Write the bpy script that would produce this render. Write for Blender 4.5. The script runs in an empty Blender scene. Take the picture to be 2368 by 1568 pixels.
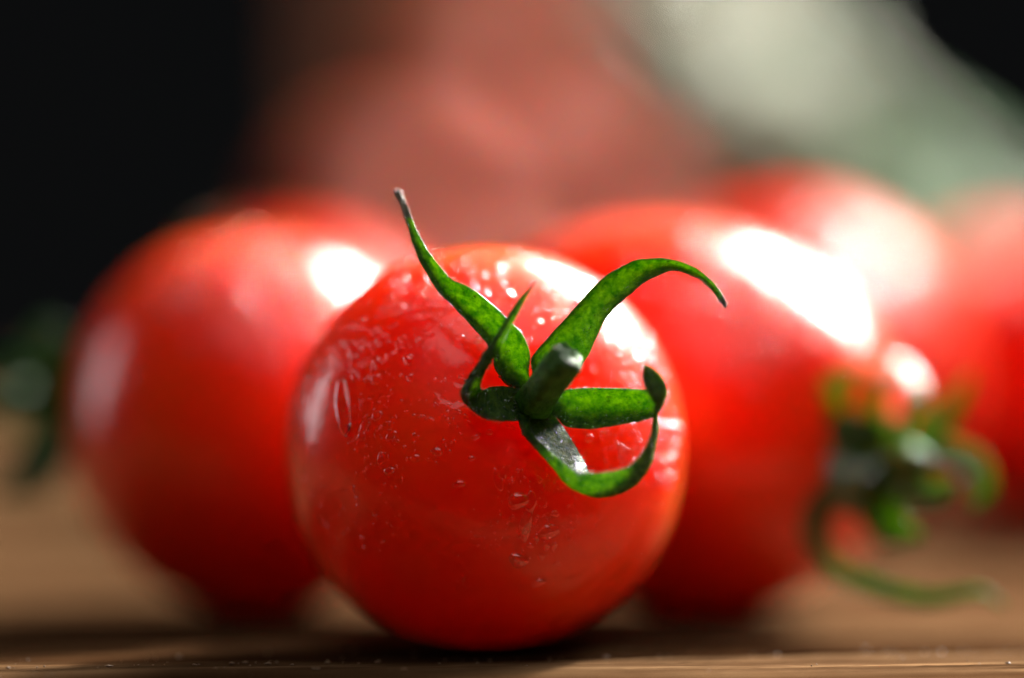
import bpy, bmesh, math, random
from mathutils import Vector, Matrix, Quaternion, noise
from mathutils.bvhtree import BVHTree

sc = bpy.context.scene
col = sc.collection
MM = 0.001
random.seed(7)

# ------------------------------------------------------------------ camera
CAM_H = 25.2            # mm above the table, looking level
FPX = 6575.0            # focal length in pixels of a 2367 px wide frame (100 mm on 36 mm)
cam = bpy.data.cameras.new('camera')
cam.lens = 100.0
cam.sensor_width = 36.0
cam.clip_start = 0.01
cam.clip_end = 20.0
cam.dof.use_dof = True
cam.dof.focus_distance = 220.3 * MM
cam.dof.aperture_fstop = 100.0 / 25.0
cam.dof.aperture_blades = 0
cam_o = bpy.data.objects.new('camera', cam)
col.objects.link(cam_o)
cam_o.location = (0, 0, CAM_H * MM)
cam_o.rotation_euler = (math.radians(90), 0, 0)
sc.camera = cam_o

# ------------------------------------------------------------------ world and lamps
w = bpy.data.worlds.new('World')
sc.world = w
w.use_nodes = True
w.node_tree.nodes['Background'].inputs[0].default_value = (0.9, 0.95, 1.0, 1)
w.node_tree.nodes['Background'].inputs[1].default_value = 0.004


def area(name, direction, dist, sx, sy, power, color, roll=0.0, target=(0, 0.245, 0.02)):
    l = bpy.data.lights.new(name, 'AREA')
    l.shape = 'ELLIPSE'
    l.size, l.size_y = sx, sy
    l.energy = power
    l.color = color
    o = bpy.data.objects.new(name, l)
    col.objects.link(o)
    d = Vector(direction).normalized()
    o.location = Vector(target) + d * dist
    q = d.to_track_quat('Z', 'Y')
    o.rotation_mode = 'QUATERNION'
    o.rotation_quaternion = q @ Quaternion((0, 0, 1), math.radians(roll))
    return o


area('window_lamp', (0.50, 0.58, 0.64), 0.85, 0.52, 0.30, 28.0, (1.0, 0.975, 0.94), 25)
area('sunlit_window_core_lamp', (0.53, 0.60, 0.62), 0.84, 0.07, 0.05, 28.0, (1.0, 0.95, 0.88), 25)
area('side_window_lamp', (-0.86, 0.30, 0.24), 1.0, 0.30, 0.50, 1.1, (0.92, 0.96, 1.0), 0)
area('room_fill_lamp', (0.20, -0.36, 0.91), 1.4, 1.8, 1.2, 6.8, (1.0, 0.97, 0.94), 0)  # added fill for the front faces, standing in for room bounce; no lamp there

sc.view_settings.view_transform = 'Standard'
sc.view_settings.look = 'None'
sc.view_settings.exposure = 0.0
sc.view_settings.gamma = 1.0
sc.view_settings.use_curve_mapping = False
sc.render.engine = 'CYCLES'
sc.cycles.use_denoising = True
sc.cycles.max_bounces = 10
sc.cycles.transparent_max_bounces = 8
sc.cycles.caustics_refractive = True
sc.cycles.caustics_reflective = False
sc.cycles.sample_clamp_indirect = 20.0
sc.cycles.blur_glossy = 0.3


# ------------------------------------------------------------------ helpers
def P(x, y, d):
    """pixel of the 2367 x 1568 view plus a distance in mm -> point in metres"""
    return Vector(((x - 1183.5) / FPX * d, d, CAM_H + (784.0 - y) / FPX * d)) * MM


def Z(u, v, d):
    """pixel of the enlarged calyx view -> point"""
    return P(867 + u * 0.4976, 404.6 + v * 0.4976, d + 2.7)


def node_mat(name):
    m = bpy.data.materials.new(name)
    m.use_nodes = True
    nt = m.node_tree
    return m, nt, nt.nodes, nt.links, nt.nodes['Principled BSDF']


def link_mesh(name, me, mat, parent=None, smooth=True):
    o = bpy.data.objects.new(name, me)
    col.objects.link(o)
    if mat and not me.materials:
        me.materials.append(mat)
    if smooth:
        me.polygons.foreach_set('use_smooth', [True] * len(me.polygons))
    if parent:
        o.parent = parent
    return o


def pymesh(name, verts, faces):
    me = bpy.data.meshes.new(name)
    me.from_pydata([tuple(v) for v in verts], [], faces)
    me.update()
    return me


def tag(o, label, cat=None, group=None, kind=None):
    o['label'] = label
    if cat:
        o['category'] = cat
    if group:
        o['group'] = group
    if kind:
        o['kind'] = kind


def empty(name, loc):
    o = bpy.data.objects.new(name, None)
    o.empty_display_size = 0.005
    col.objects.link(o)
    o.location = loc
    return o


def tex(nodes, links, scale, detail=4, rough=0.55, space='Object', mscale=(1, 1, 1)):
    tc = nodes.new('ShaderNodeTexCoord')
    mp = nodes.new('ShaderNodeMapping')
    mp.inputs['Scale'].default_value = mscale
    n = nodes.new('ShaderNodeTexNoise')
    n.inputs['Scale'].default_value = scale
    n.inputs['Detail'].default_value = detail
    n.inputs['Roughness'].default_value = rough
    links.new(tc.outputs[space], mp.inputs[0])
    links.new(mp.outputs[0], n.inputs[0])
    return n


def ramp(nodes, links, src, stops):
    r = nodes.new('ShaderNodeValToRGB')
    e = r.color_ramp.elements
    while len(e) < len(stops):
        e.new(0.5)
    for el, (p, c) in zip(e, stops):
        el.position = p
        el.color = c if len(c) == 4 else (*c, 1)
    links.new(src, r.inputs[0])
    return r


# ------------------------------------------------------------------ materials
def tomato_mat(name, deep, bright, wet=1.0, coat=1.0, rough=0.33, spec=0.3, depth=0.0125, crough=0.07):
    m, nt, N, L, b = node_mat(name)
    n = tex(N, L, 90, 5, 0.6)
    r = ramp(N, L, n.outputs[0], [(0.30, deep), (0.72, bright)])
    L.new(r.outputs[0], b.inputs['Base Color'])
    b.inputs['Roughness'].default_value = rough
    b.inputs['Specular IOR Level'].default_value = spec
    b.inputs['Subsurface Weight'].default_value = 1.0
    b.inputs['Subsurface Radius'].default_value = (1.0, 0.20, 0.04)
    b.inputs['Subsurface Scale'].default_value = depth
    b.inputs['Subsurface Anisotropy'].default_value = 0.75
    b.inputs['Coat Weight'].default_value = coat
    b.inputs['Coat Roughness'].default_value = crough
    b.inputs['Coat IOR'].default_value = 1.42
    # wet film: patches with raised edges over the skin
    n1 = tex(N, L, 260, 3, 0.5)
    r1 = ramp(N, L, n1.outputs[0], [(0.47, (0, 0, 0)), (0.53, (1, 1, 1))])
    n2 = tex(N, L, 700, 2, 0.5)
    n3 = tex(N, L, 60, 2, 0.5)
    r3 = ramp(N, L, n3.outputs[0], [(0.48, (0, 0, 0)), (0.6, (1, 1, 1))])
    mul = N.new('ShaderNodeMath'); mul.operation = 'MULTIPLY'
    L.new(r1.outputs[0], mul.inputs[0]); L.new(r3.outputs[0], mul.inputs[1])
    add = N.new('ShaderNodeMath'); add.operation = 'MULTIPLY_ADD'
    L.new(n2.outputs[0], add.inputs[0]); add.inputs[1].default_value = 0.22
    L.new(mul.outputs[0], add.inputs[2])
    bp = N.new('ShaderNodeBump')
    bp.inputs['Strength'].default_value = 0.4 * wet
    bp.inputs['Distance'].default_value = 0.0004
    L.new(add.outputs[0], bp.inputs['Height'])
    L.new(bp.outputs[0], b.inputs['Coat Normal'])
    bp2 = N.new('ShaderNodeBump')
    bp2.inputs['Strength'].default_value = 0.12
    bp2.inputs['Distance'].default_value = 0.0002
    L.new(n2.outputs[0], bp2.inputs['Height'])
    L.new(bp2.outputs[0], b.inputs['Normal'])
    return m


M_TOM = tomato_mat('tomato_skin', (0.88, 0.042, 0.003), (0.96, 0.105, 0.007), crough=0.13)
M_TOM_A = tomato_mat('tomato_skin_wet_lifted', (0.90, 0.046, 0.003), (0.97, 0.115, 0.007), depth=0.032)  # same kind of fruit; scattering deepened to brighten its dark front
M_TOM_C = tomato_mat('tomato_skin_damp_dimmed', (0.45, 0.011, 0.002), (0.60, 0.030, 0.005), 0.7, 0.15, 0.45, 0.05)  # thin damp coat; red also darkened to put dimness into the colour
M_TOM_B = tomato_mat('tomato_skin_dry_dimmed', (0.20, 0.026, 0.010), (0.29, 0.062, 0.028), 0.7, 0.0, 0.6, 0.2)  # matte dry skin; colour also lowered in place of shade on the heap


def green_mat(name, dark, light, trans, gloss=0.22, tscale=900, bump=0.5, tdark=(0.03, 0.16, 0.01), tlight=(0.40, 0.62, 0.02)):
    m, nt, N, L, b = node_mat(name)
    n = tex(N, L, tscale, 6, 0.75)
    mid = tuple(0.6 * a + 0.4 * c for a, c in zip(dark, light))
    r = ramp(N, L, n.outputs[0], [(0.36, dark), (0.50, mid), (0.64, light)])
    L.new(r.outputs[0], b.inputs['Base Color'])
    b.inputs['Roughness'].default_value = gloss
    b.inputs['Specular IOR Level'].default_value = 0.5
    bp = N.new('ShaderNodeBump')
    bp.inputs['Strength'].default_value = bump
    bp.inputs['Distance'].default_value = 0.0006
    n2 = tex(N, L, tscale * 1.9, 4, 0.65)
    L.new(n2.outputs[0], bp.inputs['Height'])
    L.new(bp.outputs[0], b.inputs['Normal'])
    L.new(bp.outputs[0], b.inputs['Coat Normal'])
    if trans > 0:
        t = N.new('ShaderNodeBsdfTranslucent')
        rt_ = ramp(N, L, n.outputs[0], [(0.36, tdark), (0.52, tuple(0.5 * (a + c) for a, c in zip(tdark, tlight))), (0.66, tlight)])
        L.new(rt_.outputs[0], t.inputs[0])
        ms = N.new('ShaderNodeMixShader')
        ms.inputs[0].default_value = trans
        L.new(b.outputs[0], ms.inputs[1]); L.new(t.outputs[0], ms.inputs[2])
        out = [x for x in N if x.type == 'OUTPUT_MATERIAL'][0]
        L.new(ms.outputs[0], out.inputs[0])
    return m


M_SEPAL = green_mat('sepal_green', (0.014, 0.075, 0.008), (0.13, 0.28, 0.014), 0.42, 0.2, 1500, 1.0, (0.08, 0.30, 0.010), (0.46, 0.70, 0.025))
M_SEPAL_DRY = green_mat('sepal_green_dry', (0.02, 0.08, 0.008), (0.10, 0.22, 0.014), 0.40, 0.3, 1300, 0.6, (0.10, 0.30, 0.012), (0.42, 0.62, 0.04))
M_SEPAL_DRY.node_tree.nodes['Principled BSDF'].inputs['Coat Weight'].default_value = 0.6
M_SEPAL_DRY.node_tree.nodes['Principled BSDF'].inputs['Coat Roughness'].default_value = 0.15
M_SEPAL_SHADE = green_mat('sepal_green_shaded', (0.016, 0.07, 0.010), (0.07, 0.19, 0.022), 0.2, 0.4, 900, 0.5, (0.03, 0.14, 0.01), (0.12, 0.3, 0.03))  # same sepals; the shade on the left calyx is put into this green
sb = M_SEPAL.node_tree.nodes['Principled BSDF']
sb.inputs['Coat Weight'].default_value = 1.0
sb.inputs['Coat Roughness'].default_value = 0.12
sb.inputs['Coat IOR'].default_value = 1.5
M_STEM = green_mat('stem_green', (0.035, 0.16, 0.018), (0.15, 0.42, 0.05), 0.0, 0.5, 900, 0.5)
M_CUT = green_mat('stem_cut', (0.04, 0.15, 0.02), (0.14, 0.32, 0.07), 0.0, 0.28, 1600, 1.0)
M_TIP = green_mat('dry_tip', (0.10, 0.075, 0.05), (0.22, 0.17, 0.12), 0.1, 0.4, 900, 0.6)
M_LEAF = green_mat('herb_leaf', (0.02, 0.075, 0.015), (0.06, 0.16, 0.035), 0.25, 0.5, 60, 0.2, (0.04, 0.14, 0.02), (0.14, 0.30, 0.04))
M_STALK = green_mat('herb_stalk', (0.45, 0.50, 0.34), (0.70, 0.72, 0.58), 0.0, 0.3, 60, 0.2)

m, nt, N, L, b = node_mat('water')
b.inputs['Base Color'].default_value = (1, 1, 1, 1)
b.inputs['Roughness'].default_value = 0.045
b.inputs['IOR'].default_value = 1.333
b.inputs['Transmission Weight'].default_value = 1.0
b.inputs['Specular IOR Level'].default_value = 0.9
b.inputs['Coat Weight'].default_value = 1.0
b.inputs['Coat IOR'].default_value = 1.75
b.inputs['Coat Roughness'].default_value = 0.04
M_WATER = m

m, nt, N, L, b = node_mat('fine_hair')
b.inputs['Base Color'].default_value = (0.58, 0.68, 0.40, 1)
b.inputs['Roughness'].default_value = 0.3
b.inputs['Transmission Weight'].default_value = 0.3
M_HAIR = m

m, nt, N, L, b = node_mat('weathered_wood')
n1 = tex(N, L, 55, 8, 0.62, 'Object', (0.10, 1.6, 1.0))
n2 = tex(N, L, 300, 6, 0.7, 'Object', (0.06, 1.0, 1.0))
n3 = tex(N, L, 18, 3, 0.5, 'Object', (0.5, 1.0, 1.0))
r1 = ramp(N, L, n1.outputs[0], [(0.32, (0.020, 0.007, 0.003)), (0.45, (0.075, 0.038, 0.017)), (0.58, (0.155, 0.092, 0.046)), (0.75, (0.045, 0.019, 0.008))])
r2 = ramp(N, L, n2.outputs[0], [(0.34, (0.30, 0.22, 0.18)), (0.56, (1.0, 1.0, 1.0))])
mx = N.new('ShaderNodeMix'); mx.data_type = 'RGBA'; mx.blend_type = 'MULTIPLY'; mx.inputs[0].default_value = 0.85
L.new(r1.outputs[0], mx.inputs[6]); L.new(r2.outputs[0], mx.inputs[7])
mx2 = N.new('ShaderNodeMix'); mx2.data_type = 'RGBA'; mx2.blend_type = 'MULTIPLY'; mx2.inputs[0].default_value = 0.5
r3 = ramp(N, L, n3.outputs[0], [(0.35, (0.6, 0.55, 0.5)), (0.65, (1.0, 1.0, 1.0))])
L.new(mx.outputs[2], mx2.inputs[6]); L.new(r3.outputs[0], mx2.inputs[7])
L.new(mx2.outputs[2], b.inputs['Base Color'])
b.inputs['Roughness'].default_value = 0.8
b.inputs['Specular IOR Level'].default_value = 0.0
n5 = tex(N, L, 1500, 5, 0.7, 'Object', (0.03, 1.0, 1.0))
r5 = ramp(N, L, n5.outputs[0], [(0.36, (0.32, 0.24, 0.2)), (0.56, (1.0, 1.0, 1.0)), (0.70, (1.5, 1.45, 1.35))])
mx3 = N.new('ShaderNodeMix'); mx3.data_type = 'RGBA'; mx3.blend_type = 'MULTIPLY'; mx3.inputs[0].default_value = 0.9
L.new(mx2.outputs[2], mx3.inputs[6]); L.new(r5.outputs[0], mx3.inputs[7])
L.new(mx3.outputs[2], b.inputs['Base Color'])
bp = N.new('ShaderNodeBump')
bp.inputs['Strength'].default_value = 0.7
bp.inputs['Distance'].default_value = 0.0003
L.new(n2.outputs[0], bp.inputs['Height'])
L.new(bp.outputs[0], b.inputs['Normal'])
M_WOOD = m

# ------------------------------------------------------------------ table of planks
table = empty('wooden_table_top', (0, 0.2245, 0))
table.rotation_euler = (0, 0, math.radians(8.5))
tag(table, 'weathered brown wooden plank surface under all the tomatoes', 'table', kind='structure')


def plank(v0, v1, u0, u1, nu, vs, seed, thick=14.0):
    """a board along u; vs = positions across, worn round edges and raised grain on top"""
    verts, faces = [], []
    us = [u0 + (u1 - u0) * i / nu for i in range(nu + 1)]
    for u in us:
        for v in vs:
            e = min(v - v0, v1 - v)
            wob = noise.noise((u * 0.05 + seed, seed, 0.3)) * 0.5 + noise.noise((u * 0.35, seed, 2.3)) * 0.18
            drop = 0.0
            rr = 1.1 + wob * 0.9
            if e < rr:
                t = (rr - e) / rr
                drop = 0.45 * (1 - math.sqrt(max(0.0, 1 - t * t)))
            g = noise.noise((u * 0.035, v * 1.5, seed)) * 0.10 + noise.noise((u * 0.12, v * 2.6, seed + 5)) * 0.08
            g += max(0, noise.noise((u * 0.02, v * 0.7, seed + 9))) * -0.12
            g += noise.noise((u * 0.05 + 7, v * 0.45, seed + 2)) * 0.16 + abs(noise.noise((u * 0.5, v * 1.2, seed + 12))) * 0.08
            zz = min(0.0, -0.14 + g) - drop
            if e < 0.01:
                zz = -0.75
            verts.append((u * MM, v * MM, zz * MM))
    n = len(vs)
    for i in range(nu):
        for j in range(n - 1):
            a = i * n + j
            faces.append((a, a + n, a + n + 1, a + 1))
    # skirt and underside
    base = len(verts)
    for u in (u0, u1):
        for v in (v0, v1):
            verts.append((u * MM, v * MM, -thick * MM))
    A, B, C, D = base, base + 1, base + 2, base + 3
    faces.append((A, B, D, C))
    faces.append(tuple([A, C] + [i * n for i in range(nu, -1, -1)]))
    faces.append(tuple([D, B] + [i * n + n - 1 for i in range(nu + 1)]))
    faces.append(tuple([B, A] + [j for j in range(n)]))
    faces.append(tuple([C, D] + [nu * n + j for j in range(n - 1, -1, -1)]))
    me = pymesh('plank', verts, faces)
    o = link_mesh('plank', me, M_WOOD, table)
    for p in me.polygons[-5:]:
        p.use_smooth = False
    return o


def vrange(v0, v1, fine0, fine1, step):
    """positions across, dense at the edge that is in focus"""
    out, v = [], v0
    while v < v1 - 1e-6:
        out.append(v)
        near = fine0 <= v <= fine1
        edge = min(v - v0, v1 - v) < 2.0
        v += (0.16 if near else (0.3 if edge else step))
    out.append(v1)
    return out


pl = [(-30.0, -0.35, -14, -0.3), (0.35, 78.0, 0, 13), (79.3, 158.0, 0, 0), (159.2, 240.0, 0, 0), (241.3, 322.0, 0, 0), (323.3, 404.0, 0, 0), (405.2, 486.0, 0, 0), (487.3, 568.0, 0, 0)]
for k, (v0, v1, f0, f1) in enumerate(pl):
    near = k < 2
    plank(v0, v1, -150 - 30 * k, 150 + 30 * k, 300 if near else 100, vrange(v0, v1, f0, f1, 0.5 if near else 1.6), 3.1 + k * 4.7)


# crumbs and splinters along the joint
rs = random.Random(5)
cv, cf = [], []
for _ in range(150):
    u = rs.uniform(-48, 48)
    v = rs.gauss(0.2, 0.5) if rs.random() < 0.55 else rs.uniform(-11, 9)
    sz = rs.choice((0.04, 0.06, 0.09, 0.14))
    c = Vector((u, v, -0.10 + sz * 0.3))
    b0 = len(cv)
    for q in range(6):
        dv = Vector(((1, 0, 0), (-1, 0, 0), (0, 1, 0), (0, -1, 0), (0, 0, 1), (0, 0, -1))[q])
        dv = Vector((dv.x * rs.uniform(0.8, 3.0), dv.y * rs.uniform(0.6, 1.2), dv.z * rs.uniform(0.6, 1.2)))
        cv.append((c + dv * sz) * MM)
    for f in ((0, 2, 4), (2, 1, 4), (1, 3, 4), (3, 0, 4), (2, 0, 5), (1, 2, 5), (3, 1, 5), (0, 3, 5)):
        cf.append(tuple(b0 + k for k in f))
m, nt, N, L, b = node_mat('wood_crumb')
b.inputs['Base Color'].default_value = (0.20, 0.115, 0.055, 1)
b.inputs['Roughness'].default_value = 0.6
crumbs = link_mesh('wood_crumbs', pymesh('wood_crumbs', cv, cf), m, table, smooth=False)
crumbs['kind'] = 'stuff'

# an upright brown board far behind, only a soft tone in the picture
m, nt, N, L, b = node_mat('brown_board')
n_ = tex(N, L, 30, 5, 0.6, 'Object', (1.0, 1.0, 0.15))
r = ramp(N, L, n_.outputs[0], [(0.3, (0.30, 0.16, 0.09)), (0.7, (0.48, 0.28, 0.17))])
L.new(r.outputs[0], b.inputs['Base Color'])
b.inputs['Roughness'].default_value = 0.6
bm = bmesh.new()
bmesh.ops.create_cube(bm, size=1.0)
bmesh.ops.scale(bm, vec=(0.105, 0.014, 0.20), verts=bm.verts)
bmesh.ops.bevel(bm, geom=list(bm.edges), offset=0.003, segments=2, affect='EDGES')
bmesh.ops.translate(bm, vec=(0, 0, 0.10), verts=bm.verts)
me = bpy.data.meshes.new('wooden_board')
bm.to_mesh(me); bm.free()
board = link_mesh('wooden_board', me, m, smooth=False)
board.location = (0.008, 0.745, -0.0005)
board.rotation_euler = (0, 0, math.radians(-14))
tag(board, 'upright brown wooden board far behind the heap, a soft brown blur', 'board')


# ------------------------------------------------------------------ tomatoes
def fruit_mesh(name, rl, rt, seed, nu=96, nv=64, dimple=0.07, lump=0.012):
    """rl: half length along local z (stem end +z), rt: half width; mm"""
    verts, faces = [], []
    for j in range(nv + 1):
        th = math.pi * j / nv
        for i in range(nu):
            ph = 2 * math.pi * i / nu
            s, c = math.sin(th), math.cos(th)
            lob = lump * noise.noise((math.cos(ph) * s * 1.3 + seed, math.sin(ph) * s * 1.3, c * 1.3)) \
                + 0.006 * math.cos(5 * ph + seed) * math.exp(-((th - 0.45) / 0.4) ** 2)
            # slightly squarish shoulders, soft tip
            f = 1 + lob + 0.025 * (math.sin(2 * th) ** 2)
            z = c * rl * f
            if th < 1.2:
                z -= rl * dimple * math.exp(-(th / 0.22) ** 2) + rl * 0.03 * math.exp(-(th / 0.10) ** 2)
            verts.append((s * math.cos(ph) * rt * f * MM, s * math.sin(ph) * rt * f * MM, z * MM))
    for j in range(nv):
        for i in range(nu):
            a, b_ = j * nu + i, j * nu + (i + 1) % nu
            faces.append((a, a + nu, b_ + nu, b_))
    me = pymesh(name, verts, faces)
    bm = bmesh.new(); bm.from_mesh(me)
    bmesh.ops.remove_doubles(bm, verts=bm.verts, dist=1e-7)
    bmesh.ops.recalc_face_normals(bm, faces=bm.faces)
    bm.to_mesh(me); bm.free()
    return me


def axis_quat(axis):
    return Vector(axis).normalized().to_track_quat('Z', 'Y')


def tomato(label, px, d, rl, rt, axis, seed, mat, group=None, zc=None, mesh=None, hi=False, floor=0.0, name='cherry_tomato'):
    """px: pixel column of the centre; stands on the table unless zc (mm) is given"""
    q = axis_quat(axis)
    me = mesh or fruit_mesh('fruit', rl, rt, seed, *( (192, 128) if hi else (80, 52) ))
    low = min((q @ v.co).z for v in me.vertices)
    x = (px - 1183.5) / FPX * d
    cz = (zc * MM) if zc is not None else (-low + floor * MM)
    root = empty(name, Vector((x * MM, d * MM, cz + low)))
    tag(root, label, 'tomato', group)
    f = link_mesh('fruit', me, mat, root)
    f.location = (0, 0, -low)
    f.rotation_mode = 'QUATERNION'
    f.rotation_quaternion = q
    return root, f


def world_bvh(f):
    root = f.parent
    q = f.rotation_quaternion
    off = root.location + f.location
    vs = [q @ v.co + off for v in f.data.vertices]
    return BVHTree.FromPolygons(vs, [tuple(p.vertices) for p in f.data.polygons])


def local_mesh(name, verts, faces, root, mat, obname=None, smooth=True):
    o = link_mesh(obname or name, pymesh(name, [Vector(v) - root.location for v in verts], faces), mat, root, smooth)
    return o


def catmull(pts, n):
    out = []
    m_ = len(pts)
    for k in range(m_ - 1):
        p0, p1, p2, p3 = pts[max(k - 1, 0)], pts[k], pts[k + 1], pts[min(k + 2, m_ - 1)]
        for s in range(n):
            t = s / n
            out.append(0.5 * ((2 * p1) + (p2 - p0) * t + (2 * p0 - 5 * p1 + 4 * p2 - p3) * t * t + (3 * p1 - p0 - 3 * p2 + p3) * t ** 3))
    out.append(pts[-1])
    return out


rsb = random.Random(33)


def rail_sepal(root, rails, thick=0.22, sub=6, cross=9, seed=0.0, wob=0.07, hairs=None, tipmat=False, mat=None, beads=None):
    """a sepal lofted through three rails (edge, middle, edge); closed, with thickness"""
    R = [catmull([Vector(p) for p in r], sub) for r in rails]
    n = len(R[0])
    grid = []
    for i in range(n):
        a, m_, c = R[0][i], R[1][i], R[2][i]
        row = []
        for k in range(cross):
            t = k / (cross - 1)
            p = a * (2 * (t - 0.5) * (t - 1)) + m_ * (-4 * t * (t - 1)) + c * (2 * t * (t - 0.5))
            row.append(p)
        grid.append(row)
    # surface normals
    def nrm(i, k):
        i0, i1 = max(i - 1, 0), min(i + 1, n - 1)
        k0, k1 = max(k - 1, 0), min(k + 1, cross - 1)
        v = (grid[i1][k] - grid[i0][k]).cross(grid[i][k1] - grid[i][k0])
        return v.normalized() if v.length > 1e-12 else Vector((0, -1, 0))
    Nn = [[nrm(i, k) for k in range(cross)] for i in range(n)]
    verts = []
    for side in (1, -1):
        for i in range(n):
            f = min(1.0, (n - 1 - i) / (n * 0.18) + 0.25)
            for k in range(cross):
                t = abs(2 * k / (cross - 1) - 1)
                hh = thick * 0.5 * MM * f * (1 - 0.65 * t ** 3)
                q = grid[i][k] * 1000
                wv = wob * MM * (noise.noise((q.x * 0.9 + seed, q.y * 0.9, q.z * 0.9)) + 0.6 * noise.noise((q.x * 2.4, q.y * 2.4 + seed, q.z * 2.4)))
                # lengthwise ribs
                rib = 0.06 * MM * math.sin(k * 2.4 + seed) * (1 - t)
                verts.append(grid[i][k] + Nn[i][k] * (side * hh + (wv + rib)))
    faces = []
    off = n * cross
    for i in range(n - 1):
        for k in range(cross - 1):
            a = i * cross + k
            faces.append((a, a + 1, a + cross + 1, a + cross))
            faces.append((off + a, off + a + cross, off + a + cross + 1, off + a + 1))
        for k in (0, cross - 1):
            a = i * cross + k
            f_ = (a, a + cross, off + a + cross, off + a)
            faces.append(f_ if k == 0 else f_[::-1])
    for i in (0, n - 1):
        for k in range(cross - 1):
            a = i * cross + k
            f_ = (a, off + a, off + a + 1, a + 1)
            faces.append(f_ if i == 0 else f_[::-1])
    o = local_mesh('sepal', verts, faces, root, mat or M_SEPAL)
    if tipmat:
        o.data.materials.append(M_TIP)
        lim = int(n * tipmat)
        for p in o.data.polygons:
            if min((vi % off) // cross for vi in p.vertices) >= lim:
                p.material_index = 1
    if beads is not None:
        for _ in range(beads[1]):
            i = min(n - 2, int(abs(rsb.gauss(0, 0.42)) * n) + 1)
            kk = rsb.randrange(cross)
            sd = 1 if Nn[i][kk].y < 0 else -1
            f_ = rsb.random()
            pt = grid[i][kk].lerp(grid[i + 1][kk], f_)
            beads[0].append((pt + Nn[i][kk] * sd * thick * 0.45 * MM, Nn[i][kk] * sd, rsb.choice((0.05, 0.07, 0.10, 0.14))))
    if hairs is not None:
        for i in range(1, n - 1):
            for _ in range(7):
                k = random.choice((0, cross - 1, random.randrange(cross)))
                s = random.choice((1, -1))
                e = (grid[i][k] - grid[i][cross // 2])
                dr = Nn[i][k] * s + (e.normalized() if e.length > 1e-9 else Vector()) * 1.2
                hairs.append((grid[i][k] + Vector([random.uniform(-1, 1) * 0.05 * MM for _ in range(3)]), dr))
    return o


def hair_part(root, hairs, lo=0.10, hi=0.34, r=0.009):
    verts, faces = [], []
    for p, dr in hairs:
        dr = (dr + Vector([random.uniform(-.6, .6) for _ in range(3)])).normalized()
        ln = random.uniform(lo, hi) * MM * (1.7 if random.random() < 0.08 else 1)
        s = dr.orthogonal().normalized() * r * MM
        t = dr.cross(s)
        b0 = len(verts)
        bend = Vector((random.uniform(-.2, .2), random.uniform(-.2, .2), -0.15)) * ln
        verts += [p + s, p - s * 0.5 + t * 0.87, p - s * 0.5 - t * 0.87, p + dr * ln + bend]
        faces += [(b0, b0 + 1, b0 + 3), (b0 + 1, b0 + 2, b0 + 3), (b0 + 2, b0, b0 + 3)]
    o = local_mesh('fine_hairs', verts, faces, root, M_HAIR)
    o['kind'] = 'stuff'
    return o


def tube(root, pts, radii, mat, name='stem', seg=28, seed=0.0, ribs=0.05, capmat=None, sub=6, hairs=None):
    P_ = catmull([Vector(p) for p in pts], sub)
    Rr = catmull([Vector((r, 0, 0)) for r in radii], sub)
    n = len(P_)
    t0 = (P_[1] - P_[0]).normalized()
    s = t0.orthogonal().normalized()
    verts, faces = [], []
    for i in range(n):
        t = (P_[min(i + 1, n - 1)] - P_[max(i - 1, 0)]).normalized()
        s = (s - t * s.dot(t)).normalized()
        u = t.cross(s)
        for k in range(seg):
            a = 2 * math.pi * k / seg
            rr = Rr[i].x * (1 + ribs * math.sin(5 * a + seed) + 0.05 * noise.noise((math.cos(a) * 2, math.sin(a) * 2 + seed, i * 0.35)))
            dv = s * math.cos(a) + u * math.sin(a)
            verts.append(P_[i] + dv * rr * MM)
            if hairs is not None and random.random() < 0.22:
                hairs.append((verts[-1].copy(), dv))
    for i in range(n - 1):
        for k in range(seg):
            a, b_ = i * seg + k, i * seg + (k + 1) % seg
            faces.append((a, b_, b_ + seg, a + seg))
    # rough, slightly domed end
    t = (P_[-1] - P_[-2]).normalized()
    base = (n - 1) * seg
    prev = list(range(base, base + seg))
    ncap = 0
    for ring in (0.86, 0.6, 0.32):
        cur = []
        for k in range(seg):
            v = verts[base + k]
            h = (0.20 if ring > 0.8 else 0.28) + 0.15 * noise.noise((k * 0.55 + seed, ring * 5, 1.0))
            cur.append(len(verts))
            verts.append(P_[-1] + (v - P_[-1]) * ring + t * h * Rr[-1].x * MM)
        for k in range(seg):
            faces.append((prev[k], prev[(k + 1) % seg], cur[(k + 1) % seg], cur[k])); ncap += 1
        prev = cur
    c0 = len(verts)
    verts.append(P_[-1] + t * 0.1 * Rr[-1].x * MM)
    for k in range(seg):
        faces.append((prev[k], prev[(k + 1) % seg], c0)); ncap += 1
    faces.append(tuple(range(seg - 1, -1, -1)))
    o = local_mesh(name, verts, faces, root, mat)
    if capmat:
        o.data.materials.append(capmat)
        tot = len(faces)
        for p in o.data.polygons[tot - 1 - ncap:tot - 1]:
            p.material_index = 1
    return o


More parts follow.
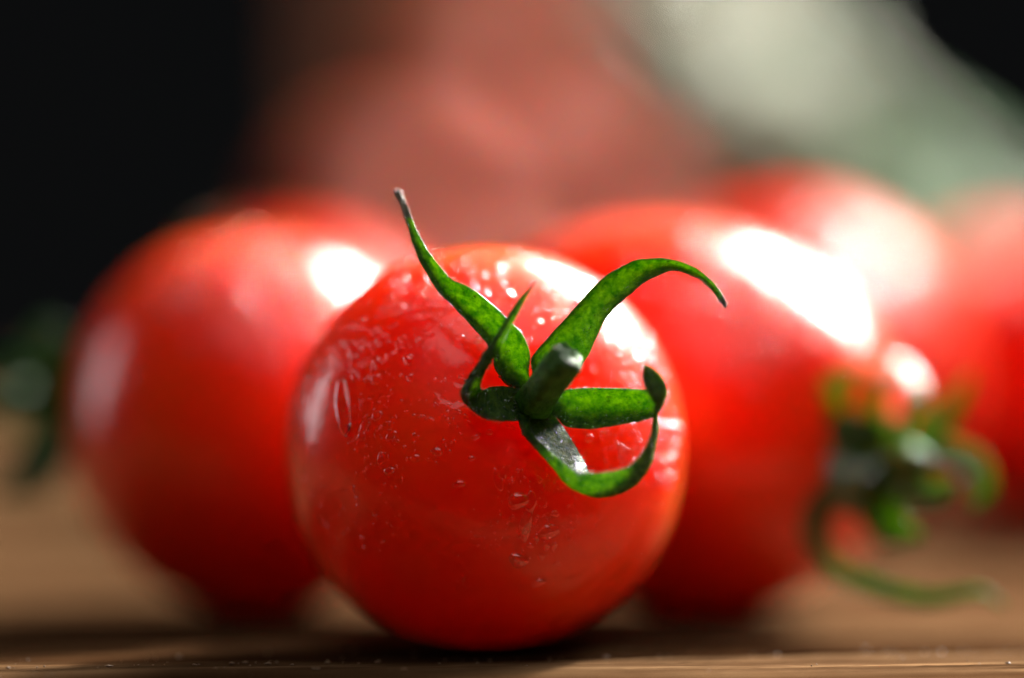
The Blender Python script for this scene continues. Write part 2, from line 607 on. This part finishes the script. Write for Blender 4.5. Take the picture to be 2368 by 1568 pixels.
# ---- droplets
def drop_mesh(seed, h=0.5, n=14, m_=6, lop=0.0):
    """unit dome of water, flat side sunk a little; local z is outward"""
    verts, faces = [], []
    for j in range(m_ + 1):
        a = (math.pi / 2) * j / m_
        for i in range(n):
            ph = 2 * math.pi * i / n
            r = math.cos(a) ** 0.8 if j < m_ else 0.0
            w_ = 1 + 0.12 * math.sin(2 * ph + seed) + 0.07 * math.sin(3 * ph + seed * 2.1)
            x, y = r * math.cos(ph) * w_, r * math.sin(ph) * w_
            if lop:
                x *= 1 - lop * 0.45 * (y + 1) * 0.5
                y *= 1 + lop * 0.5
            verts.append((x, y, h * math.sin(a)))
    for j in range(m_):
        for i in range(n):
            a_, b_ = j * n + i, j * n + (i + 1) % n
            faces.append((a_, b_, b_ + n, a_ + n))
    b0 = len(verts)
    for i in range(n):
        x, y, _ = verts[i]
        verts.append((x * 0.98, y * 0.98, -0.12))
    for i in range(n):
        j = (i + 1) % n
        faces.append((b0 + i, b0 + j, j, i))
    faces.append(tuple(b0 + i for i in range(n - 1, -1, -1)))
    me = pymesh('water_droplet', verts, faces)
    bm = bmesh.new(); bm.from_mesh(me)
    bmesh.ops.remove_doubles(bm, verts=bm.verts, dist=1e-5)
    bm.to_mesh(me); bm.free()
    me.materials.append(M_WATER)
    me.polygons.foreach_set('use_smooth', [True] * len(me.polygons))
    return me


DROPS = [drop_mesh(s * 1.7, 0.72 + 0.07 * (s % 3)) for s in range(5)]
TEARS = [drop_mesh(s * 2.3 + 0.4, 0.5, lop=0.9) for s in range(3)]


def drop_frame(p, nrm, up=Vector((0, 0, 1))):
    y = (up - nrm * up.dot(nrm))
    y = y.normalized() if y.length > 1e-6 else nrm.orthogonal().normalized()
    x = y.cross(nrm).normalized()
    return Matrix((x, y, nrm)).transposed()


def put_drop(root, bvh, px, py, r, asp=1.0, tear=False, rot=None, flat=1.0):
    o0 = Vector((0, 0, CAM_H * MM))
    hit = bvh.ray_cast(o0, (P(px, py, 200) - o0).normalized())
    if hit[0] is None:
        return None
    p, nrm = hit[0], hit[1]
    o = bpy.data.objects.new('water_droplet', random.choice(TEARS if tear else DROPS))
    col.objects.link(o)
    o.parent = root
    fr = drop_frame(p, nrm).to_4x4() @ Matrix.Rotation(random.uniform(-.5, .5) if rot is None else rot, 4, 'Z')
    o.matrix_local = Matrix.Translation(p - root.location) @ fr @ Matrix.Diagonal((r * MM, r * asp * MM, r * flat * MM, 1))
    return p


def mist(root, bvh, spots, name='fine_droplets'):
    """beads too small to pick apart, joined"""
    src = DROPS[0]
    small = drop_mesh(0.3, 0.5, 8, 3)
    verts, faces = [], []
    o0 = Vector((0, 0, CAM_H * MM))
    for px, py, r in spots:
        hit = bvh.ray_cast(o0, (P(px, py, 200) - o0).normalized())
        if hit[0] is None:
            continue
        fr = drop_frame(hit[0], hit[1]) @ Matrix.Rotation(random.uniform(0, 6), 3, 'Z')
        b0 = len(verts)
        asp = random.uniform(0.8, 1.3)
        for v in small.vertices:
            verts.append(hit[0] + fr @ Vector((v.co.x * r * MM, v.co.y * r * MM * asp, v.co.z * r * MM)))
        for p in small.polygons:
            faces.append(tuple(b0 + i for i in p.vertices))
    bpy.data.meshes.remove(small)
    if not verts:
        return
    o = local_mesh(name, verts, faces, root, M_WATER)
    o['kind'] = 'stuff'
    return o


# ============ the sharp tomato in front
MAIN_AXIS = (0.26, -0.92, 0.27)
main_me = fruit_mesh('fruit', 14.0, 16.45, 1.3, 192, 128, 0.09)
qm = axis_quat(MAIN_AXIS)
for v in main_me.vertices:
    p = qm @ v.co
    al = math.atan2(p.x, p.z)
    lowk = max(0.0, min(1.0, 0.35 - p.z / (16.0 * MM)))
    kf = 1 + 0.034 * math.sin(2 * al) ** 2 * lowk
    p.x *= kf
    p.z *= 1 + (kf - 1) * 0.8
    v.co = qm.inverted() @ p
main, main_f = tomato('sharp red cherry tomato beaded with water, cut green stem and five curling sepals facing out',
                      1121, 234.0, 14.0, 16.45, MAIN_AXIS, 1.3, M_TOM_A, mesh=main_me)
bv = world_bvh(main_f)
H = []
BD = []
D = [  # upper left, long
    ([(570, 920, 217.9), (545, 830, 217.2), (510, 770, 217), (440, 690, 217), (370, 615, 217.2), (310, 560, 217.4), (270, 510, 217.6), (235, 450, 217.9), (200, 385, 218.2), (172, 310, 218.6), (145, 220, 219.2), (120, 140, 220), (90, 85, 221)],
     [(640, 975, 218.8), (610, 830, 218.3), (555, 745, 218.2), (482, 672, 218.2), (400, 597, 218.3), (332, 532, 218.4), (296, 482, 218.5), (260, 420, 218.6), (222, 360, 218.8), (188, 300, 219.1), (158, 220, 219.5), (133, 135, 220.2), (103, 66, 221)],
     [(715, 925, 217.7), (718, 830, 217), (690, 750, 216.8), (630, 685, 216.8), (545, 603, 216.9), (445, 527, 217.1), (362, 490, 217.4), (320, 448, 217.8), (275, 392, 218.2), (222, 315, 218.7), (180, 225, 219.2), (152, 145, 220), (123, 82, 221)]),
    # upper right, arching
    ([(735, 930, 218.2), (728, 850, 217.9), (800, 765, 217.6), (880, 672, 217.3), (950, 590, 217.2), (1025, 510, 217.2), (1110, 445, 217.3), (1210, 398, 217.5), (1310, 388, 217.5), (1400, 400, 217.2), (1485, 432, 216.9), (1560, 490, 216.6), (1610, 550, 216.3), (1636, 605, 216.1)],
     [(800, 960, 218.9), (830, 850, 218.8), (895, 765, 218.6), (960, 680, 218.4), (1020, 610, 218.3), (1095, 540, 218.3), (1175, 470, 218.3), (1260, 425, 218.2), (1340, 408, 218), (1420, 425, 217.6), (1492, 455, 217.2), (1556, 504, 216.8), (1604, 564, 216.4), (1630, 614, 216.2)],
     [(900, 960, 218.2), (985, 845, 217.6), (1020, 775, 217.2), (1060, 685, 217), (1112, 620, 217), (1180, 560, 217.1), (1242, 503, 217.2), (1312, 468, 217.3), (1375, 445, 217.3), (1440, 456, 217.1), (1500, 480, 216.8), (1550, 520, 216.5), (1596, 580, 216.3), (1627, 622, 216.1)]),
    # left, bending toward the viewer
    ([(670, 1000, 218.6), (600, 982, 218.1), (540, 985, 217.4), (502, 1000, 216.4), (490, 990, 214.9), (497, 950, 214.2), (520, 900, 213.6), (552, 850, 213.1), (597, 765, 212.7), (645, 680, 212.3), (692, 592, 212), (722, 537, 211.8), (747, 492, 211.7)],
     [(665, 1070, 218.4), (590, 1065, 217.5), (520, 1060, 216.6), (466, 1060, 215.7), (424, 1045, 214.7), (404, 1000, 214), (425, 955, 213.3), (478, 875, 212.8), (540, 780, 212.3), (598, 690, 211.9), (660, 595, 211.7), (708, 535, 211.6), (744, 494, 211.6)],
     [(680, 1135, 217.4), (600, 1144, 216.2), (545, 1140, 215.2), (493, 1124, 214.6), (455, 1090, 214.3), (432, 1040, 213.5), (452, 975, 212.8), (502, 890, 212.3), (553, 800, 211.9), (607, 706, 211.6), (666, 606, 211.4), (713, 541, 211.5), (746, 496, 211.6)]),
    # lower, curling round to the right
    ([(830, 1115, 218.3), (880, 1180, 217.7), (930, 1260, 217.2), (970, 1330, 216.7), (1000, 1388, 216.3), (1060, 1400, 216), (1110, 1390, 215.7), (1160, 1370, 215.5), (1210, 1335, 215.3), (1252, 1282, 215.1), (1280, 1220, 214.9), (1290, 1150, 214.7), (1298, 1075, 214.4)],
     [(680, 1115, 218), (700, 1190, 216.9), (760, 1270, 216.3), (830, 1352, 215.7), (895, 1434, 215.2), (960, 1477, 214.8), (1040, 1499, 214.5), (1140, 1480, 214.3), (1224, 1424, 214.1), (1277, 1346, 214), (1302, 1252, 214), (1314, 1170, 214), (1306, 1072, 214)],
     [(720, 1105, 217.5), (722, 1185, 216.3), (787, 1260, 215.5), (862, 1325, 214.8), (937, 1385, 214.2), (1000, 1388, 213.7), (1070, 1383, 213.4), (1135, 1372, 213.2), (1192, 1343, 213.1), (1240, 1290, 213.1), (1275, 1220, 213.3), (1288, 1150, 213.6), (1300, 1068, 213.9)]),
    # right, with a hooked end
    ([(880, 1000, 218.5), (950, 992, 217.8), (1050, 990, 217.4), (1150, 993, 217), (1240, 996, 216.6), (1285, 1003, 216.3), (1298, 1008, 215.8), (1290, 995, 215.2), (1277, 958, 214.9), (1266, 924, 214.8), (1251, 896, 214.6), (1243, 880, 214.5)],
     [(850, 1060, 218.9), (930, 1085, 218.5), (1040, 1085, 218.3), (1140, 1088, 217.9), (1230, 1090, 217.2), (1300, 1080, 216.3), (1340, 1052, 215.3), (1352, 1010, 214.5), (1342, 962, 214.2), (1308, 920, 214.2), (1264, 891, 214.3), (1243, 881, 214.4)],
     [(840, 1125, 218.3), (890, 1167, 217.3), (990, 1177, 216.8), (1090, 1168, 216.4), (1190, 1152, 216), (1282, 1130, 215.5), (1312, 1088, 214.8), (1286, 1046, 214.1), (1256, 1000, 213.8), (1241, 950, 213.8), (1242, 912, 214), (1243, 882, 214.3)]),
]
for k, rails in enumerate(D):
    kd = {2: 0.55, 3: 0.75}.get(k, 1.0)
    adj = []
    for ri, r in enumerate(rails):
        rr_ = []
        for n_, (u_, v_, d_) in enumerate(r):
            if not (k == 2 and n_ < 3):
                d_ = 218.3 - (218.3 - d_) * kd
            if k == 3 and 0 < n_ < 5:
                d_ += (0.8, -0.5, -0.3)[ri]
            rr_.append((u_, v_, d_))
        u0, v0, d0 = rr_[0]
        rr_.insert(0, (742 + 0.35 * (u0 - 742), 1052 + 0.35 * (v0 - 1052), max(d0, 218.6) + 0.3))
        adj.append(rr_)
    rail_sepal(main, [[Z(*p) for p in r] for r in adj], thick=0.17, seed=k * 3.7, hairs=H, beads=(BD, 110), tipmat=0.86 if k == 0 else (0.93 if k in (1, 2) else False), sub=8, cross=11)
tube(main, [Z(735, 1075, 220.0), Z(748, 1048, 218.2), Z(790, 985, 216.4), Z(845, 907, 215.0), Z(895, 848, 214.2)],
     [1.7, 1.5, 1.36, 1.40, 1.40], M_STEM, seed=0.7, ribs=0.06, capmat=M_CUT, hairs=H)
hair_part(main, H)
small = drop_mesh(0.3, 0.8, 7, 3)
bvs, bfs = [], []
for p, nr, r in BD:
    fr = drop_frame(p, nr)
    b0 = len(bvs)
    bvs += [p + fr @ (v.co * r * MM) for v in small.vertices]
    bfs += [tuple(b0 + i for i in pl_.vertices) for pl_ in small.polygons]
bpy.data.meshes.remove(small)
sepal_beads = local_mesh('sepal_droplets', bvs, bfs, main, M_WATER)
sepal_beads['kind'] = 'stuff'

# the drops one can pick out
for px, py, r, asp, tear, rot in [
    (1196, 1158, 0.72, 0.9, False, 0), (1227, 1160, 0.48, 1.2, True, 0), (1214, 1218, 0.55, 1.5, True, 3.14), (1267, 1229, 0.72, 0.9, False, 0.4),
    (1240, 1243, 0.28, 1, False, 0), (1198, 1294, 0.75, 0.75, False, 0), (1282, 1188, 0.30, 1, False, 0), (1225, 1262, 0.25, 1, False, 0), (1262, 1262, 0.28, 1.3, False, 0),
    (1280, 1263, 0.24, 1.4, False, 0), (1252, 1286, 0.26, 1, False, 0), (1288, 1302, 0.22, 1, False, 0), (1244, 1346, 0.5, 0.7, False, 0.5), (1202, 1240, 0.24, 1, False, 0),
    (1246, 1108, 0.22, 1.4, False, 0), (1150, 1110, 0.4, 1.3, True, 0.3), (1130, 1000, 0.35, 0.6, False, 0.2), (1175, 985, 0.30, 0.7, False, 0),
    (823, 815, 0.62, 1.0, False, 0), (822, 873, 0.40, 0.9, False, 0), (806, 793, 0.3, 0.8, False, 0), (786, 842, 0.42, 0.6, True, 0.8), (845, 832, 0.28, 0.8, False, 0),
    (765, 885, 0.34, 0.8, False, 0), (800, 856, 0.26, 0.7, False, 0), (792, 935, 0.80, 1.9, True, 0.25), (748, 862, 0.3, 1.4, False, -.4),
    (845, 985, 0.35, 1.9, False, -0.6), (872, 962, 0.30, 1.6, False, -0.8), (835, 1010, 0.28, 1.5, False, -.5), (905, 1008, 0.3, 1.6, False, -.7),
    (1552, 996, 0.62, 1, False, 0), (1548, 1072, 0.8, 0.9, False, 0), (1530, 1078, 0.5, 1, False, 0), (1168, 686, 0.62, 1.0, False, 0), (1118, 684, 0.45, 1, False, 0),
    (990, 708, 0.55, 1.0, False, 0), (1006, 712, 0.42, 1, False, 0), (952, 716, 0.34, 1, False, 0), (930, 650, 0.4, 1, False, 0), (905, 690, 0.38, 1, False, 0),
    (1060, 740, 0.22, 1, False, 0), (1460, 980, 0.34, 1, False, 0), (1508, 985, 0.5, 1, False, 0), (1425, 1030, 0.3, 1, False, 0), (1440, 1045, 0.34, 1, False, 0),
    (1475, 975, 0.5, 0.8, False, 0), (1400, 1000, 0.26, 1, False, 0), (1100, 1010, 0.4, 0.5, False, 0.3), (1010, 1045, 0.5, 0.6, False, -.4), (960, 1060, 0.4, 0.7, False, -.2),
    (1060, 1120, 0.45, 0.7, False, 0.3), (1090, 1060, 0.3, 0.7, False, 0), (900, 1090, 0.4, 0.8, False, 0), (880, 1060, 0.3, 1.2, True, 0),
]:
    put_drop(main, bv, px, py, r * 1.2, asp, tear, rot, 0.8)
# beads: the arc across the top left, the strip under the right sepal, the right edge, the lower field
for _ in range(120):
    a = random.uniform(math.radians(93), math.radians(152))
    rr = random.gauss(0.78, 0.10)
    put_drop(main, bv, 1121 + 457 * rr * math.cos(a), 1030 - 468 * rr * math.sin(a), random.choice((0.22, 0.28, 0.36, 0.5)))
for _ in range(60):
    put_drop(main, bv, random.uniform(1350, 1530), random.uniform(965, 1130), random.choice((0.18, 0.24, 0.3, 0.42)))
for _ in range(50):
    a = random.uniform(math.radians(-12), math.radians(40))
    rr = random.uniform(0.86, 0.985)
    put_drop(main, bv, 1121 + 457 * rr * math.cos(a), 1030 - 468 * rr * math.sin(a), random.choice((0.26, 0.36, 0.5)))
for _ in range(30):
    put_drop(main, bv, random.gauss(1250, 45), random.gauss(1230, 60), random.choice((0.08, 0.11, 0.15)))
for _ in range(60):
    a, rr = random.uniform(math.radians(15), math.radians(95)), random.uniform(0.5, 0.93)
    put_drop(main, bv, 1121 + 457 * rr * math.cos(a), 1030 - 468 * rr * math.sin(a), random.choice((0.16, 0.22, 0.3, 0.42)))
sp = []
for _ in range(1000):
    a, rr = random.uniform(0, 2 * math.pi), math.sqrt(random.random()) * 0.97
    x, y = 1121 + 457 * rr * math.cos(a), 1030 - 468 * rr * math.sin(a)
    if noise.noise((x * 0.008, y * 0.008, 4.4)) > -0.05:
        sp.append((x, y, random.choice((0.07, 0.10, 0.14, 0.18))))
for _ in range(260):
    sp.append((random.gauss(1260, 60), random.gauss(1200, 75), random.choice((0.04, 0.06, 0.09))))
for _ in range(160):
    sp.append((random.gauss(850, 40), random.gauss(980, 60), random.choice((0.05, 0.07, 0.10))))
for _ in range(260):
    sp.append((random.gauss(1080, 90), random.gauss(760, 70), random.choice((0.04, 0.06, 0.09, 0.12))))
for _ in range(160):
    sp.append((random.gauss(1450, 50), random.gauss(1040, 55), random.choice((0.04, 0.06, 0.09, 0.12))))
mist(main, bv, sp)

# ============ the two tomatoes beside it
def strip_sepal(root, pts, widths, normal, seed=0.0, cup=0.25, mat=None):
    """sepal from a centre line of points and half widths (mm)"""
    pts = [Vector(p) for p in pts]
    n = len(pts)
    a_, m_, c_ = [], [], []
    for i, p in enumerate(pts):
        t = (pts[min(i + 1, n - 1)] - pts[max(i - 1, 0)]).normalized()
        s = t.cross(Vector(normal)).normalized()
        nn = s.cross(t).normalized()
        a_.append(p + s * widths[i] * MM + nn * cup * widths[i] * MM)
        c_.append(p - s * widths[i] * MM + nn * cup * widths[i] * MM)
        m_.append(p - nn * cup * 0.4 * widths[i] * MM)
    return rail_sepal(root, [a_, m_, c_], seed=seed, sub=4, cross=5, mat=mat or M_SEPAL_DRY)


right, right_f = tomato('plump blurred red tomato lying sideways with a curly bright green calyx and hanging long sepal',
                        1572, 264.5, 21.8, 17.9, (0.75, -0.62, -0.24), 4.2, M_TOM)
bvr = world_bvh(right_f)
tipR = right.location + right_f.location + right_f.rotation_quaternion @ Vector((0, 0, 20.0 * MM))
dR = tipR.y * 1000 - 4.0
up = (0, -0.6, 0.8)
strip_sepal(right, [tipR, P(1985, 1110, dR - 1.5), P(1905, 1160, dR - 2), P(1880, 1235, dR - 3), P(1920, 1315, dR - 4), P(2030, 1365, dR - 5), P(2150, 1388, dR - 6), P(2265, 1372, dR - 7), P(2322, 1405, dR - 7.5)],
            [1.09, 1.40, 1.33, 1.17, 1.01, 0.94, 0.78, 0.55, 0.20], (0.2, -0.8, 0.5), 1)
strip_sepal(right, [tipR, P(2010, 1020, dR), P(1945, 990, dR - 1), P(1920, 930, dR - 1.5), P(1950, 880, dR - 2), P(2000, 850, dR - 2)],
            [1.17, 1.87, 1.87, 1.48, 1.01, 0.23], (-0.2, -0.8, 0.5), 2)
strip_sepal(right, [tipR, P(2075, 1010, dR - 1), P(2105, 950, dR - 1.5), P(2105, 880, dR - 1.0), P(2065, 835, dR), P(2030, 825, dR + 1)],
            [1.17, 1.87, 1.87, 1.56, 1.17, 0.31], (0.62, -0.42, 0.66), 3)
strip_sepal(right, [tipR, P(2140, 1040, dR - 1), P(2205, 1050, dR - 2), P(2255, 1080, dR - 3), P(2272, 1130, dR - 3.5), P(2250, 1170, dR - 3.5)],
            [1.09, 1.48, 1.48, 1.33, 1.01, 0.31], (0.15, -0.75, 0.6), 4)
strip_sepal(right, [tipR, P(2130, 1010, dR + 1), P(2180, 960, dR + 1.5), P(2215, 910, dR + 2), P(2245, 865, dR + 2)],
            [1.01, 1.33, 1.09, 0.70, 0.20], (0.5, -0.7, 0.3), 5)
strip_sepal(right, [tipR, P(2050, 1120, dR - 1.5), P(2035, 1180, dR - 3), P(2070, 1230, dR - 4), P(2130, 1240, dR - 5)],
            [1.17, 2.11, 2.18, 1.64, 0.31], (-0.1, -0.9, 0.3), 6)
strip_sepal(right, [tipR, P(1990, 1060, dR - 2), P(1960, 1090, dR - 4), P(1965, 1150, dR - 5), P(2000, 1190, dR - 5.5)],
            [1.25, 2.11, 2.11, 1.56, 0.31], (-0.2, -0.95, 0.1), 7)
strip_sepal(right, [tipR, P(2060, 1080, dR - 3), P(2110, 1130, dR - 5), P(2170, 1140, dR - 6), P(2210, 1110, dR - 6)],
            [1.09, 1.72, 1.79, 1.25, 0.31], (-0.3, -0.8, 0.5), 8)
strip_sepal(right, [tipR, P(2030, 990, dR + 1), P(2010, 930, dR + 1), P(2040, 880, dR + 1.5), P(2080, 860, dR + 2)],
            [1.09, 1.72, 1.72, 1.25, 0.31], (-0.4, -0.7, 0.5), 9)
tube(right, [tipR - Vector((0.66, -0.75, 0)) * 1.5 * MM, P(2085, 1055, dR - 2), P(2125, 1075, dR - 5)], [1.7, 1.3, 1.3], M_STEM, capmat=M_CUT, seg=16)
mist(right, bvr, [(random.gauss(1640, 170), random.gauss(700, 110), random.choice((0.25, 0.35, 0.5, 0.65))) for _ in range(150)])

left, left_f = tomato('round blurred red tomato with a shaded green calyx half hidden behind it',
                      592, 264.0, 17.0, 17.6, (-0.96, 0.22, 0.02), 8.8, M_TOM)
bvl = world_bvh(left_f)
tipL = left.location + left_f.location + left_f.rotation_quaternion @ Vector((0, 0, 15.2 * MM))
dL = tipL.y * 1000
strip_sepal(left, [tipL, P(160, 890, dL - 3), P(160, 815, dL - 5), P(110, 785, dL - 6), P(50, 805, dL - 6)], [1.2, 2.2, 2.3, 1.8, 0.4], (-0.5, -0.8, 0.25), 1, mat=M_SEPAL_SHADE)
strip_sepal(left, [tipL, P(165, 925, dL - 4), P(150, 985, dL - 7), P(90, 1050, dL - 8), P(30, 1110, dL - 8)], [1.2, 2.2, 2.3, 1.6, 0.4], (-0.5, -0.8, 0.25), 2, mat=M_SEPAL_SHADE)
strip_sepal(left, [tipL, P(130, 1060, dL - 1), P(70, 1130, dL - 1), P(-20, 1150, dL - 2)], [1.2, 2.2, 1.8, 0.4], (-0.5, -0.8, 0.25), 3, mat=M_SEPAL_SHADE)
strip_sepal(left, [tipL, P(80, 900, dL + 1), P(20, 870, dL + 1), P(-50, 860, dL)], [1.2, 2.2, 1.8, 0.4], (-0.5, -0.8, 0.25), 4, mat=M_SEPAL_SHADE)
strip_sepal(left, [tipL, P(110, 960, dL - 3), P(50, 930, dL - 5), P(-10, 960, dL - 6)], [1.2, 2.0, 1.8, 0.4], (-0.5, -0.8, 0.25), 5, mat=M_SEPAL_SHADE)
tube(left, [tipL + Vector((0.96, -0.2, 0)) * 1.0 * MM, P(70, 970, dL + 1), P(0, 960, dL + 4)], [1.6, 1.3, 1.3], M_STEM, capmat=M_CUT, seg=16)
mist(left, bvl, [(random.gauss(560, 160), random.gauss(660, 80), random.choice((0.25, 0.35, 0.5, 0.65))) for _ in range(110)])

# ============ farther tomatoes
def small_calyx(root, f, rl, n=5, seed=0):
    q = f.rotation_quaternion
    c = root.location + f.location
    ax = q @ Vector((0, 0, 1))
    s = q @ Vector((1, 0, 0))
    u = q @ Vector((0, 1, 0))
    b0 = c + ax * rl * 0.9 * MM
    for k in range(n):
        a = 2 * math.pi * k / n + seed
        dv = s * math.cos(a) + u * math.sin(a)
        strip_sepal(root, [b0, b0 + dv * 3 * MM + ax * 1.6 * MM, b0 + dv * 7 * MM + ax * 2.6 * MM, b0 + dv * 11 * MM + ax * 4.5 * MM], [1.0, 1.7, 1.4, 0.3], ax, k + seed)
    tube(root, [b0 - ax * 0.8 * MM, b0 + ax * 3 * MM, b0 + ax * 7 * MM + s * MM], [1.5, 1.2, 1.2], M_STEM, capmat=M_CUT, seg=12, sub=3)


for label, px, d, rl, rt, ax, seed in [
    ('blurred red tomato standing behind the left one, a soft round glint on its shoulder', 705, 352, 19.0, 18.0, (-0.3, 0.8, 0.5), 2.0),
    ('large blurred red tomato behind the right one, bearing the biggest round white glint', 1822, 334, 20.5, 20.0, (0.3, 0.85, 0.4), 5.0),
    ('dim red tomato half hidden behind the one with the biggest glint', 2330, 392, 20.0, 19.0, (0.2, 0.9, 0.3), 9.0),
    ('shaded red tomato cut off by the frame edge, behind the plump one with curly calyx', 2660, 352, 22.0, 19.5, (0.8, 0.5, 0.2), 6.0),
]:
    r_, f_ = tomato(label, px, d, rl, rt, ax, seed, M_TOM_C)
    small_calyx(r_, f_, rl, seed=seed)

heap = [fruit_mesh('fruit', 19.6, 19.0, 11.0 + s, 64, 42) for s in range(3)]
HG = 'tomatoes heaped far behind'
RH = 19.4
spots = []
for i in range(4):
    for j in range(3):
        spots.append((-46 + 39.4 * i, 584 + 39.4 * j, RH))
for i in range(3):
    for j in range(2):
        spots.append((-26.3 + 39.4 * i, 603.7 + 39.4 * j, RH + 27.9))
for i in range(2):
    spots.append((-6.6 + 39.4 * i, 623.4, RH + 55.8))
for k, (x, d, z) in enumerate(spots):
    ax = (random.uniform(-.5, .5), random.uniform(0.3, 1), random.uniform(-.6, .6))
    lay = 'bottom' if z < 30 else ('middle' if z < 60 else 'top')
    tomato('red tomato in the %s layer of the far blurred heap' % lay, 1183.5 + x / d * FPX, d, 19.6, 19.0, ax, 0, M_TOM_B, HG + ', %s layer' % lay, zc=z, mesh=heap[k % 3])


# ============ leafy herbs at the back right
def leaf_mesh(seed, ln, wd, mat):
    verts, faces = [], []
    n, m_ = 10, 7
    for i in range(n + 1):
        t = i / n
        ww = wd * (math.sin(math.pi * t ** 0.75) ** 0.8 if 0 < t < 1 else 0.03) + 0.15
        for k in range(m_):
            s = 2 * k / (m_ - 1) - 1
            x = s * ww * (1 + 0.14 * math.sin(t * 21 + seed) * abs(s))
            z = -ln * 0.3 * t * t + abs(s) * ww * 0.28 + 1.0 * noise.noise((x * 0.25 + seed, t * 5, seed))
            verts.append((x * MM, t * ln * MM, z * MM))
    for i in range(n):
        for k in range(m_ - 1):
            a = i * m_ + k
            faces.append((a, a + 1, a + m_ + 1, a + m_))
    me = pymesh('leaf', verts, faces)
    bm = bmesh.new(); bm.from_mesh(me)
    bmesh.ops.solidify(bm, geom=list(bm.faces), thickness=0.35 * MM)
    bm.to_mesh(me); bm.free()
    me.materials.append(mat)
    me.polygons.foreach_set('use_smooth', [True] * len(me.polygons))
    return me


M_PALE = green_mat('pale_herb_leaf', (0.20, 0.23, 0.15), (0.34, 0.37, 0.27), 0.25, 0.55, 60, 0.2, (0.2, 0.28, 0.10), (0.36, 0.42, 0.2))
PALE = [leaf_mesh(s * 2.9, 24, 9, M_PALE) for s in range(3)]
for m_ in (M_PALE, M_LEAF):
    m_.node_tree.nodes['Principled BSDF'].inputs['Specular IOR Level'].default_value = 0.2
DARK = [leaf_mesh(s * 3.1 + 1, 22, 8, M_LEAF) for s in range(4)]
random.seed(21)
herb = empty('herb_bunch', (0.135, 0.520, 0))
tag(herb, 'pale and green leafy herbs leaning, far out of focus behind the tomatoes', 'herbs')
for k in range(9):
    f = k / 8
    base = Vector((135 + random.uniform(-10, 10), 520 + random.uniform(-14, 14), 1.8))
    tip = Vector((27 + random.uniform(-6, 10), 500 + random.uniform(-22, 22), 78 + 22 * f + random.uniform(-3, 3)))
    mid = base.lerp(tip, 0.5) + Vector((-3, 0, 6 * f - 4))
    ctl = [base, base.lerp(mid, 0.5), mid, mid.lerp(tip, 0.5), tip]
    tube(herb, [p * MM for p in ctl], [1.8, 1.6, 1.4, 1.2, 0.8], M_STALK, 'stalk', 10, k, 0.02, sub=4)
    for q_ in range(15):
        t = 0.30 + 0.70 * q_ / 14
        p = (base.lerp(mid, t * 2) if t < 0.5 else mid.lerp(tip, t * 2 - 1)) * MM
        pale = random.random() < (0.92 if p.x < 0.060 else 0.03)
        o = bpy.data.objects.new('leaf', random.choice(PALE if pale else DARK))
        col.objects.link(o)
        o.parent = herb
        dirv = Vector((random.uniform(-1, 0.4), random.uniform(-0.9, 0.5), random.uniform(-0.8, 0.12))).normalized()
        nn = Vector((random.uniform(-.3, .7), random.uniform(-0.7, 0.2), 1.0)).normalized()
        x = dirv.cross(nn).normalized()
        z = x.cross(dirv)
        sca = random.uniform(0.7, 1.1)
        o.matrix_local = Matrix.Translation(p - herb.location) @ Matrix((x, dirv, z)).transposed().to_4x4() @ Matrix.Scale(sca, 4)
